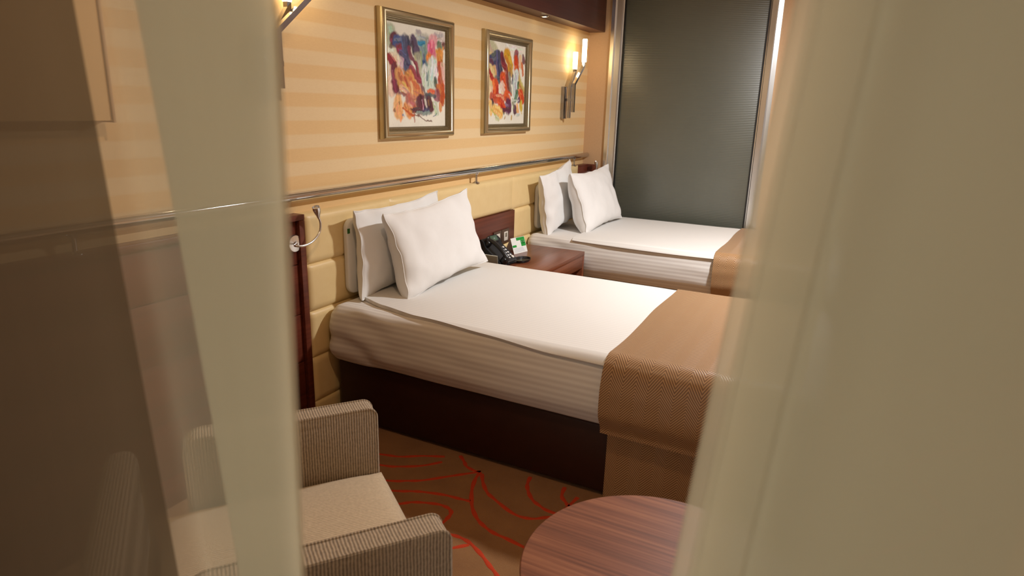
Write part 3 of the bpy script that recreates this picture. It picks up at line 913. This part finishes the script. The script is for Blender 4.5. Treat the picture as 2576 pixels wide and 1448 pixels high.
# ------------------------------------------------------------------ pillows
def pillow(name, label, center, w, h, th, tilt, yaw, roll, seed, ears=0.10, plump=3.2, group=None, mat='pillow_cotton'):
    """pillow standing on its long edge: local x = width, local y = height, local z = thickness"""
    n = 46
    bm = bmesh.new()
    R = Euler((0, 0, 0)).to_matrix()
    # stand up: local x -> world +y, local y -> world +z, local z -> world +x
    B = Matrix(((0, 0, 1), (1, 0, 0), (0, 1, 0)))
    M = Matrix.Rotation(yaw, 3, 'Z') @ Matrix.Rotation(tilt, 3, 'Y') @ Matrix.Rotation(roll, 3, 'X') @ B
    def pt(u, v, sgn):
        a = math.sin((2 * u - 1) * math.pi / 2); b = math.sin((2 * v - 1) * math.pi / 2)
        x = w / 2 * a * (1 - ears * (1 - b * b) * abs(a) ** 3)
        y = h / 2 * b * (1 - ears * 1.1 * (1 - a * a) * abs(b) ** 3)
        prof = max(0, (1 - abs(a) ** plump)) ** (0.62 if sgn > 0 else 0.30) * max(0, (1 - abs(b) ** plump)) ** (0.62 if sgn > 0 else 0.34)
        sag = 1 - 0.25 * b
        z = th * (0.30 if sgn > 0 else -0.70) * prof * sag
        edge = (1 - prof)
        z += 0.008 * fbm(x * 9 + seed, y * 9, seed) * (0.3 + edge)
        z += 0.004 * edge * math.sin(10 * a * b + seed * 3 + 4 * fbm(x * 4, y * 4, seed))
        z += sgn * prof * 0.012 * fbm(x * 7 + seed * 2, y * 7 + sgn * 5, seed + sgn)
        x += 0.006 * noise.noise((y * 14, seed, 0.4)) * abs(a) ** 4
        y += 0.006 * noise.noise((x * 14, seed, 2.4)) * abs(b) ** 4
        return Vector(center) + M @ Vector((x, y, z))
    F = [[bm.verts.new(pt(i / (n - 1), j / (n - 1), 1)) for j in range(n)] for i in range(n)]
    Bk = [[F[i][j] if i in (0, n - 1) or j in (0, n - 1) else bm.verts.new(pt(i / (n - 1), j / (n - 1), -1)) for j in range(n)] for i in range(n)]
    for i in range(n - 1):
        for j in range(n - 1):
            bm.faces.new((F[i][j], F[i + 1][j], F[i + 1][j + 1], F[i][j + 1]))
            bm.faces.new((Bk[i][j], Bk[i][j + 1], Bk[i + 1][j + 1], Bk[i + 1][j]))
    rim = [F[i][0].co.copy() for i in range(n)] + [F[n - 1][j].co.copy() for j in range(1, n)] + [F[i][n - 1].co.copy() for i in range(n - 2, -1, -1)] + [F[0][j].co.copy() for j in range(n - 2, 0, -1)]
    zmin = min(v.co.z for v in bm.verts)
    e = thing(name, label, 'pillow', (center[0], center[1], zmin), 0, group)
    obj('case', bm, mat, e, angle=80)
    bm = bmesh.new()
    tube(bm, rim + [rim[0]], 0.0032, 6, False)
    obj('seam', bm, mat, e, angle=80)
    return e

R_ = math.radians
pillow('pillow', 'plump white front pillow on the bed nearest the armchair', (0.240, 2.668, 0.783), 0.71, 0.405, 0.155, R_(-15), R_(-2), R_(4.0), 2.1)
pillow('pillow', 'plump white rear pillow on the bed nearest the armchair', (0.096, 2.555, 0.781), 0.68, 0.405, 0.09, R_(-4), R_(0), R_(1.5), 5.6)
pillow('pillow', 'plump white front pillow on the bed against the glass partition', (0.325, 4.690, 0.786), 0.70, 0.44, 0.18, R_(-20), R_(-3), R_(2.0), 8.8)
pillow('pillow', 'plump white rear pillow on the bed against the glass partition', (0.125, 4.420, 0.796), 0.56, 0.44, 0.11, R_(-6), R_(0), R_(8.0), 3.4)

def slab_pillow(y0, y1, z0, z1, x0, x1, label):
    bm = bmesh.new()
    e = thing('flat_pillow', label, 'pillow', ((x0 + x1) / 2, (y0 + y1) / 2, z0))
    box(bm, x0, x1, y0, y1, z0, z1)
    vert = [ed for ed in bm.edges if abs((ed.verts[0].co - ed.verts[1].co).x) > 1e-4]
    bmesh.ops.bevel(bm, geom=vert, offset=0.045, segments=6, affect='EDGES', profile=0.5)
    es = [ed for ed in bm.edges if len(ed.link_faces) == 2 and ed.calc_face_angle() > 0.8]
    bmesh.ops.bevel(bm, geom=es, offset=0.007, segments=3, affect='EDGES', profile=0.5)
    obj('case', bm, 'pillow_cotton', e)
    return e
f1 = slab_pillow(2.235, 2.86, 0.577, 0.925, 0.004, 0.030, 'flat white pillow against headboard behind the pillows nearest the armchair')
obj('tag', nbox(0.0295, 0.0315, 2.2365, 2.252, 0.862, 0.884), 'tag_green', f1)
slab_pillow(4.250, 4.86, 0.577, 0.895, 0.004, 0.030, 'flat white pillow against headboard on the bed against glass partition')

# ------------------------------------------------------------------ nightstand and what stands on it
NY0, NY1, NX1, NZ = 3.215, 4.070, 0.477, 0.500
ns = thing('nightstand', 'low reddish wood nightstand between the two beds', 'nightstand', (0.24, (NY0 + NY1) / 2, 0))
obj('top', nbox(0.006, NX1, NY0, NY1, NZ - 0.026, NZ, 0.0015), 'wood_stand', ns)
obj('apron', nbox(NX1 - 0.022, NX1 - 0.0005, NY0 + 0.0305, NY1 - 0.0305, NZ - 0.108, NZ - 0.0265, 0.001), 'wood_stand', ns)
for y in (NY0, NY1 - 0.03):
    obj('side_panel', nbox(0.006, NX1 - 0.0005, y, y + 0.03, 0.0, NZ - 0.0265, 0.001), 'wood_stand', ns)
obj('back_panel', nbox(0.006, 0.02, NY0 + 0.031, NY1 - 0.031, 0.06, NZ - 0.0265), 'wood_panel', ns)
obj('shelf', nbox(0.021, NX1 - 0.03, NY0 + 0.031, NY1 - 0.031, 0.10, 0.122, 0.001), 'wood_stand', ns)

# telephone: built in local axes (x to the room, y along the wall), placed with a yaw
def build_phone():
    loc = (0.055, 3.455, NZ)
    ph = thing('telephone', 'black corded desk telephone with handset on the nightstand', 'telephone', loc, R_(-6))
    # wedge body side profile (x, z)
    prof = [(0.0, 0.0), (0.165, 0.0), (0.172, 0.012), (0.165, 0.026), (0.055, 0.105), (0.040, 0.135), (0.020, 0.150), (0.0, 0.140), (-0.01, 0.06)]
    bm = bmesh.new()
    y0, y1 = -0.080, 0.100
    A = [bm.verts.new((x, y0, z)) for x, z in prof]; B = [bm.verts.new((x, y1, z)) for x, z in prof]
    for k in range(len(prof)):
        k2 = (k + 1) % len(prof); bm.faces.new((A[k], A[k2], B[k2], B[k]))
    bm.faces.new(A[::-1]); bm.faces.new(B)
    bmesh.ops.bevel(bm, geom=[e for e in bm.edges if e.calc_face_angle(0) > 0.7], offset=0.006, segments=2, affect='EDGES', profile=0.5)
    body = obj('body', bm, 'black_plastic', ph, local=True)
    # slope frame: origin at lower front, along up-slope direction
    p0 = Vector((0.165, 0, 0.026)); p1 = Vector((0.055, 0, 0.105)); d = (p1 - p0); L = d.length; d.normalize(); nrm = Vector((-d.z, 0, d.x)); nrm = nrm if nrm.z > 0 else -nrm
    def onslope(s, y, h):
        return p0 + d * s + Vector((0, y, 0)) + nrm * h
    def plate(s0, s1, ya, yb, h0, h1, mat, nm, par):
        bm = bmesh.new()
        vs = [bm.verts.new(onslope(s, y, h)) for s in (s0, s1) for y in (ya, yb) for h in (h0, h1)]
        for f in [(0, 1, 3, 2), (4, 6, 7, 5), (0, 4, 5, 1), (2, 3, 7, 6), (0, 2, 6, 4), (1, 5, 7, 3)]:
            bm.faces.new([vs[i] for i in f])
        bmesh.ops.bevel(bm, geom=list(bm.edges), offset=0.0012, segments=2, affect='EDGES', profile=0.5)
        return obj(nm, bm, mat, par, local=True)
    for r in range(4):
        for c in range(3):
            plate(0.030 + r * 0.0225, 0.042 + r * 0.0225, 0.018 + c * 0.024, 0.034 + c * 0.024, 0, 0.004, 'phone_button', 'key', ph)
    plate(0.012, 0.022, 0.02, 0.05, 0, 0.0035, 'phone_button', 'key', ph)
    plate(0.122, 0.132, 0.02, 0.06, 0, 0.002, 'paper_white', 'name_strip', ph)
    bm = bmesh.new(); lathe(bm, [(0.011, 0), (0.011, 0.004), (0.008, 0.006), (0, 0.006)], axis_matrix(onslope(0.018, 0.078, 0.0), nrm), 16)
    obj('round_key', bm, 'white_plastic', ph, local=True)
    # tilted display hood
    bm = bmesh.new(); box(bm, -0.006, 0.006, -0.018, 0.072, -0.022, 0.026, 0.004)
    bm.transform(Matrix.Translation((0.040, 0, 0.140)) @ Matrix.Rotation(R_(-32), 4, 'Y'))
    hood = obj('display_hood', bm, 'black_plastic', ph, local=True)
    bm = bmesh.new(); box(bm, 0.006, 0.0075, -0.006, 0.060, -0.014, 0.020, 0.0005)
    bm.transform(Matrix.Translation((0.040, 0, 0.140)) @ Matrix.Rotation(R_(-32), 4, 'Y'))
    obj('display', bm, 'lcd_glass', hood, local=True)
    # handset lying along the slope on the near side
    path = [onslope(s, -0.046, h) for s, h in ((-0.020, 0.030), (0.0, 0.040), (0.05, 0.050), (0.11, 0.050), (0.150, 0.040), (0.170, 0.030))]
    P = smooth_path(path, 5)
    bm = bmesh.new(); tube(bm, P, [0.018 if i < 4 or i > len(P) - 5 else 0.0125 for i in range(len(P))], 14)
    hs = obj('handset', bm, 'black_plastic', ph, local=True)
    for s in (0.0, 0.15):
        bm = bmesh.new(); lathe(bm, [(0.021, 0), (0.024, 0.012), (0.021, 0.032), (0.012, 0.038)], axis_matrix(onslope(s, -0.046, 0.002), nrm), 18)
        obj('ear_cup', bm, 'black_plastic', hs, local=True)
    # coiled cord at the front
    n = 150
    path = []
    for i in range(n):
        a = i / (n - 1)
        c = Vector((0.175 + 0.020 * math.sin(a * 3.0), -0.04 + 0.115 * a, 0.0085 + 0.010 * math.sin(a * math.pi)))
        g = a * 2 * math.pi * 15
        path.append(c + Vector((math.cos(g) * 0.0065, 0, math.sin(g) * 0.0065)))
    bm = bmesh.new(); tube(bm, path, 0.0017, 5)
    obj('coiled_cord', bm, 'black_plastic', ph, local=True)
    return ph
build_phone()
# thin grey folder leaning beside the phone
fd = thing('folder', 'thin grey folder leaning behind the telephone near the white pillow', 'folder', (0.13, 3.318, NZ))
bm = bmesh.new(); box(bm, -0.09, 0.09, -0.003, 0.003, 0.0, 0.078, 0.001)
bm.transform(Matrix.Translation((0.13, 3.318, NZ)) @ Matrix.Rotation(R_(8), 4, 'X'))
obj('cover', bm, 'grey_plastic', fd)
bm = bmesh.new(); box(bm, -0.088, 0.088, -0.0015, 0.0015, 0.0, 0.080, 0.0003)
bm.transform(Matrix.Translation((0.13, 3.3225, NZ)) @ Matrix.Rotation(R_(8), 4, 'X'))
obj('pages', bm, 'paper_white', fd)

# tent card with green print
def tent_card():
    a = Vector((0.120, 3.722, NZ)); b = Vector((0.151, 3.858, NZ))
    d = (b - a).normalized(); L = (b - a).length
    back = Vector((-d.y, d.x, 0))
    if back.x > 0: back = -back
    H, D = 0.098, 0.085
    e = thing('tent_card', 'folded white and green tent card on the nightstand', 'card', (a + b) / 2)
    apex = lambda s, o=0: a + d * s + back * (D * 0.42) + Vector((0, 0, H))
    def quad(p, q, r, s, th, mat, nm, par):
        bm = bmesh.new()
        nrm = (q - p).cross(s - p).normalized() * th
        lo = [bm.verts.new(v) for v in (p, q, r, s)]; hi = [bm.verts.new(v + nrm) for v in (p, q, r, s)]
        bm.faces.new(lo[::-1]); bm.faces.new(hi)
        for k in range(4): bm.faces.new((lo[k], lo[(k + 1) % 4], hi[(k + 1) % 4], hi[k]))
        return obj(nm, bm, mat, par, smooth=False)
    fl, fr = a, b
    tl, tr = apex(0), apex(L)
    bl, br = a + back * D, b + back * D
    front = quad(fl, fr, tr, tl, 0.0008, 'paper_white', 'front_face', e)
    quad(br, bl, tl, tr, 0.0008, 'paper_white', 'back_face', e)
    quad(fl, fl + (fr - fl), br, bl, 0.0006, 'paper_pink', 'bottom_face', e)
    up = (tl - fl)
    def patch(u0, u1, v0, v1, mat, nm, h=0.0012):
        P = lambda u, v: fl + d * (L * u) + up * v + ((fr - fl).cross(up).normalized() * 0.0009)
        quad(P(u0, v0), P(u1, v0), P(u1, v1), P(u0, v1), 0.0005, mat, nm, front)
    patch(0.38, 0.98, 0.80, 0.985, 'paper_green', 'green_print')
    patch(0.66, 0.98, 0.40, 0.795, 'paper_green', 'green_print')
    patch(0.02, 0.30, 0.40, 0.54, 'paper_green', 'green_print')
    patch(0.70, 0.80, 0.66, 0.72, 'paper_white', 'white_print'); patch(0.83, 0.94, 0.66, 0.72, 'paper_white', 'white_print')
    patch(0.72, 0.92, 0.56, 0.61, 'paper_white', 'white_print')
    for v in (0.30, 0.23, 0.16, 0.09):
        patch(0.10, 0.86 - v * 0.4, v, v + 0.022, 'paper_grey', 'text_line')
tent_card()
# black tray
tr = thing('tray', 'small black oval tray at the front of the telephone', 'tray', (0.250, 3.575, NZ))
bm = bmesh.new()
lathe(bm, [(0.0, 0.0), (0.050, 0.0), (0.058, 0.010), (0.060, 0.018), (0.056, 0.018), (0.052, 0.008), (0.0, 0.005)], Matrix.Translation((0.250, 3.575, NZ)) @ Matrix.Diagonal((0.85, 1.25, 1, 1)), 28)
obj('dish', bm, 'black_plastic', tr)

# switch plate with two modules on the wood inset
sw = thing('socket_plate', 'brown double socket and switch plate on the wood inset', 'switch', (0.004, 3.75, 0.545))
for k, (y0, y1) in enumerate(((3.640, 3.742), (3.748, 3.852))):
    m = obj('plate', nbox(0.0042, 0.013, y0, y1, 0.552, 0.644, 0.002), 'switch_plate', sw)
    obj('insert', nbox(0.0131, 0.017, y0 + 0.026, y1 - 0.026, 0.568, 0.628, 0.0015), 'white_plastic', m)
    if k == 1:
        obj('slot', nbox(0.0171, 0.018, y0 + 0.040, y1 - 0.040, 0.592, 0.620, 0.0003), 'grey_plastic', m)

# ------------------------------------------------------------------ reading lamps
def reading_lamp(base, ax, neck, head_dir, label):
    base = Vector(base); ax = Vector(ax)
    e = thing('reading_lamp', label, 'reading lamp', base, 0, 'gooseneck reading lamps')
    bm = bmesh.new(); lathe(bm, [(0.036, 0), (0.037, 0.004), (0.034, 0.010), (0.012, 0.013), (0.010, 0.020), (0, 0.021)], axis_matrix(base, ax), 32)
    obj('base', bm, 'brushed_steel', e)
    P = smooth_path([base + ax * 0.018] + [Vector(p) for p in neck], 8)
    bm = bmesh.new(); tube(bm, P, 0.0048, 10)
    obj('neck', bm, 'brushed_steel', e)
    p, d = Vector(neck[-1]), Vector(head_dir).normalized()
    bm = bmesh.new(); lathe(bm, [(0.006, -0.004), (0.008, 0.006), (0.013, 0.020), (0.0165, 0.036), (0.0165, 0.048), (0.014, 0.049), (0.011, 0.040)], axis_matrix(p, d), 20)
    hd = obj('head', bm, 'brushed_steel', e)
    bm = bmesh.new(); lathe(bm, [(0.0, 0.040), (0.0112, 0.041)], axis_matrix(p, d), 16)
    obj('lens', bm, 'lamp_white', hd)
reading_lamp((-0.0155, 1.958, 0.861), (1, 0, 0), [(0.035, 1.915, 0.864), (0.05, 1.945, 0.861), (0.05, 1.996, 0.869), (0.05, 2.040, 0.900), (0.05, 2.050, 0.938), (0.05, 2.040, 0.966)], (0.12, -0.38, 1.0),
    'steel gooseneck reading lamp on the panelling beside the left sheer')
reading_lamp((0.01, YF - 0.0215, 0.880), (0, -1, 0), [(0.02, YF - 0.06, 0.878), (0.055, YF - 0.085, 0.885), (0.085, YF - 0.085, 0.915), (0.098, YF - 0.085, 0.945), (0.098, YF - 0.085, 0.958)], (-0.05, -0.1, 1.0),
    'steel gooseneck reading lamp in the corner behind the far pillows')

# ------------------------------------------------------------------ armchair
def armchair():
    ang = R_(-37)
    fc = Vector((1.113, 1.180, 0))       # front centre on the floor; local y is the facing direction
    ch = thing('armchair', 'beige ribbed fabric armchair with low arms partly behind the left sheer', 'armchair', fc, ang)
    W, D, AH, AT = 0.668, 0.50, 0.600, 0.068
    def rb(nm, a, mat, bev=0.012, seg=3):
        return obj(nm, nbox(*a, bev=bev, seg=seg), mat, ch, local=True)
    for sx in (-1, 1):
        xo, xi = sx * W / 2, sx * (W / 2 - AT)
        x0, x1 = min(xo, xi), max(xo, xi)
        bm = bmesh.new()
        # arm side profile with rounded front and rear upper corners (y, z)
        r = 0.028
        prof = [(0.0, 0.10), (-0.012, AH - r - 0.03)]
        pr = [(-D, 0.10), (0.0, 0.10)]
        pr += [(0.0 - r + r * math.cos(g), AH - r + r * math.sin(g)) for g in [k * math.pi / 12 for k in range(7)]]
        pr += [(-D + 0.05 + 0.05 * math.cos(g), AH - 0.05 + 0.05 * math.sin(g)) for g in [math.pi / 2 + k * math.pi / 12 for k in range(7)]]
        A = [bm.verts.new((x0, y, z)) for y, z in pr]; B = [bm.verts.new((x1, y, z)) for y, z in pr]
        for k in range(len(pr)):
            k2 = (k + 1) % len(pr); bm.faces.new((A[k], A[k2], B[k2], B[k]))
        fa, fb = bm.faces.new(A[::-1]), bm.faces.new(B)
        bmesh.ops.bevel(bm, geom=list(set(fa.edges) | set(fb.edges)), offset=0.005, segments=2, affect='EDGES', profile=0.5)
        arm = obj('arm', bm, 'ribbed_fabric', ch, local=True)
        for xs in (x0 + 0.004, x1 - 0.004):
            path = [(xs, y, z) for y, z in pr[1:]]
            bm = bmesh.new(); tube(bm, path, 0.0032, 6)
            obj('piping', bm, 'ribbed_fabric', arm, local=True)
    # seat cushion with domed top
    bm = bmesh.new()
    hw = W / 2 - AT - 0.002
    def st(u, v):
        a, b = 2 * u - 1, 2 * v - 1
        e = (1 - abs(a) ** 6) * (1 - abs(b) ** 6)
        return Vector((hw * a, -D - 0.058 + (D + 0.064) * v, 0.395 + 0.028 * e ** 0.6 + 0.004 * (1 - a * a)))
    V = grid(bm, 28, 28, st)
    ring = [V[i][0] for i in range(28)] + [V[27][j] for j in range(1, 28)] + [V[i][27] for i in range(26, -1, -1)] + [V[0][j] for j in range(26, 0, -1)]
    lo = [bm.verts.new((v.co.x, v.co.y, 0.30)) for v in ring]
    for k in range(len(ring)):
        bm.faces.new((ring[k], lo[k], lo[(k + 1) % len(ring)], ring[(k + 1) % len(ring)]))
    bm.faces.new(lo)
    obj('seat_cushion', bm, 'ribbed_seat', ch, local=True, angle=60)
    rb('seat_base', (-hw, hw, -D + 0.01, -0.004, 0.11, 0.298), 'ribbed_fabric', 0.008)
    bm = bmesh.new(); box(bm, -W / 2 + 0.002, W / 2 - 0.002, -0.075, 0.0, 0.12, 0.585, 0.03, 4)
    bm.transform(Matrix.Translation((0, -D - 0.062, 0)) @ Matrix.Rotation(R_(4), 4, 'X'))
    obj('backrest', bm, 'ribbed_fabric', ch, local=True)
    for x in (-W / 2 + 0.05, W / 2 - 0.05):
        for y in (-0.05, -D + 0.04):
            bm = bmesh.new(); lathe(bm, [(0.014, 0.0), (0.022, 0.112)], Matrix.Translation((x, y, 0)), 14)
            obj('leg', bm, 'wood_leg', ch, local=True)
armchair()

# ------------------------------------------------------------------ round table
tb = thing('round_table', 'round brown wood coffee table in front of the bed', 'table', (1.761, 1.180, 0))
M = Matrix.Translation((1.761, 1.180, 0))
bm = bmesh.new(); lathe(bm, [(0, 0.470), (0.280, 0.470), (0.288, 0.474), (0.2895, 0.496), (0.2865, 0.500), (0, 0.500)], M, 96)
obj('top', bm, 'wood_table', tb, angle=50)
bm = bmesh.new(); lathe(bm, [(0.03, 0.02), (0.03, 0.455), (0.10, 0.469)], M, 24)
obj('pedestal', bm, 'brushed_steel', tb)
bm = bmesh.new(); lathe(bm, [(0.19, 0.0), (0.19, 0.008), (0.18, 0.012), (0.04, 0.020), (0, 0.020)], M, 48)
obj('foot_plate', bm, 'brushed_steel', tb)

# ------------------------------------------------------------------ sheer curtains
def curtain(label, ctrl, ztop, zbot, seed, name='sheer_curtain', mat='sheer_cloth'):
    """ctrl: (x at z=1.25, dx per metre of height, y) walked along the folded cloth"""
    nz = 34
    e = thing(name, label, 'curtain', (sum(c[0] for c in ctrl) / len(ctrl), 0.4, zbot), 0)
    bm = bmesh.new()
    rows = []
    for k in range(nz):
        z = ztop + (zbot - ztop) * k / (nz - 1)
        P = smooth_path([(c[0] + c[1] * (z - 1.25) + 0.002 * noise.noise((i * 1.7, z * 0.9, seed)), c[2] + 0.008 * noise.noise((i * 2.3, z * 0.7, seed + 5)), z) for i, c in enumerate(ctrl)], 10)
        rows.append([bm.verts.new(p) for p in P])
    for a, b in zip(rows[:-1], rows[1:]):
        for i in range(len(a) - 1):
            bm.faces.new((a[i], b[i], b[i + 1], a[i + 1]))
    obj('cloth', bm, mat, e, angle=180)
    return e
curtain('pale sheer curtain gathered in folds on the left of the opening', [
    (1.583, 0.03, 0.4), (1.561, 0.02, 0.3995), (1.511, -0.04, 0.399), (1.467, -0.09, 0.3985), (1.448, -0.1, 0.398), (1.459, -0.1, 0.392), (1.491, -0.07, 0.3915), (1.55, 0, 0.391),
    (1.582, 0.02, 0.3905), (1.588, 0.03, 0.39), (1.587, 0.02, 0.384), (1.549, 0, 0.3835), (1.492, -0.07, 0.383), (1.474, -0.1, 0.3825), (1.471, -0.1, 0.382), (1.488, -0.1, 0.376),
    (1.521, -0.06, 0.3755), (1.578, 0, 0.375), (1.601, 0.02, 0.3745), (1.605, 0.03, 0.374), (1.604, 0.02, 0.368), (1.567, 0, 0.3684), (1.52, -0.05, 0.3689), (1.464, -0.09, 0.3693),
    (1.408, -0.08, 0.3698), (1.334, -0.07, 0.3702), (1.24, -0.05, 0.3707), (1.146, -0.04, 0.3711), (1.025, -0.02, 0.3716), (0.884, 0, 0.372), (0.83, 0, 0.36), (0.6225, 0, 0.38),
    (0.56, 0, 0.36), (0.29, 0, 0.38), (0.2, 0, 0.36)],
    2.44, 0.012, 2.0)
curtain('added taupe drape darkening the far left, in front of the pale sheer', [
    (1.45, -0.076, 0.338), (1.439, -0.076, 0.3373), (1.394, -0.07, 0.3367), (1.328, -0.06, 0.336), (1.23, -0.04, 0.342), (1.151, -0.02, 0.3396), (1.073, 0, 0.3372), (0.9956, 0, 0.3348),
    (0.9197, 0, 0.3324), (0.845, 0, 0.33), (0.62, 0, 0.345), (0.515, 0, 0.33), (0.275, 0, 0.345), (0.185, 0, 0.33)],
    2.44, 0.012, 4.0, 'drape', 'dimming_cloth')
curtain('olive beige sheer curtain gathered thickly on the right of the opening', [
    (1.99, 0.070, 0.410), (1.965, 0.077, 0.411), (1.944, 0.082, 0.409), (1.939, 0.084, 0.405), (1.941, 0.083, 0.402), (1.952, 0.078, 0.4), (1.965, 0.075, 0.4), (2, 0.06, 0.4), (2.05, 0.04, 0.4), (2.1, 0.03, 0.4), (2.103, 0.03, 0.392), (2.059, 0.04, 0.391),
    (2, 0.06, 0.39), (1.963, 0.076, 0.389), (1.952, 0.078, 0.388), (1.951, 0.078, 0.381), (1.962, 0.076, 0.3808), (2, 0.06, 0.3806), (2.057, 0.04, 0.3804), (2.105, 0.03, 0.3802),
    (2.152, 0.02, 0.38), (2.153, 0.02, 0.372), (2.102, 0.03, 0.371), (2.037, 0.05, 0.37), (1.982, 0.07, 0.369), (1.96, 0.078, 0.368), (1.958, 0.078, 0.361), (1.973, 0.075, 0.3612),
    (2.027, 0.05, 0.3614), (2.09, 0.03, 0.3616), (2.154, 0.02, 0.3618), (2.208, 0.01, 0.362), (2.207, 0.01, 0.353), (2.15, 0.02, 0.3522), (2.088, 0.03, 0.3515), (2.026, 0.05, 0.3508),
    (1.987, 0.07, 0.35), (1.986, 0.07, 0.342), (2.017, 0.06, 0.3427), (2.086, 0.03, 0.3435), (2.172, 0.02, 0.3443), (2.259, 0, 0.345), (2.405, 0, 0.36), (2.553, 0, 0.34),
    (2.765, 0, 0.36), (2.935, 0, 0.34), (3.26, 0, 0.36), (3.445, 0, 0.34), (3.8, 0, 0.36), (4.188, 0, 0.35)],
    2.44, 0.012, 7.0)
tk = thing('curtain_track', 'white ceiling track carrying both sheer curtains', 'curtain rail', (2.1, 0.36, 2.445))
obj('track', nbox(0.0, 4.27, 0.335, 0.385, 2.445, ZC - 0.001, 0.003), 'lamp_white', tk)
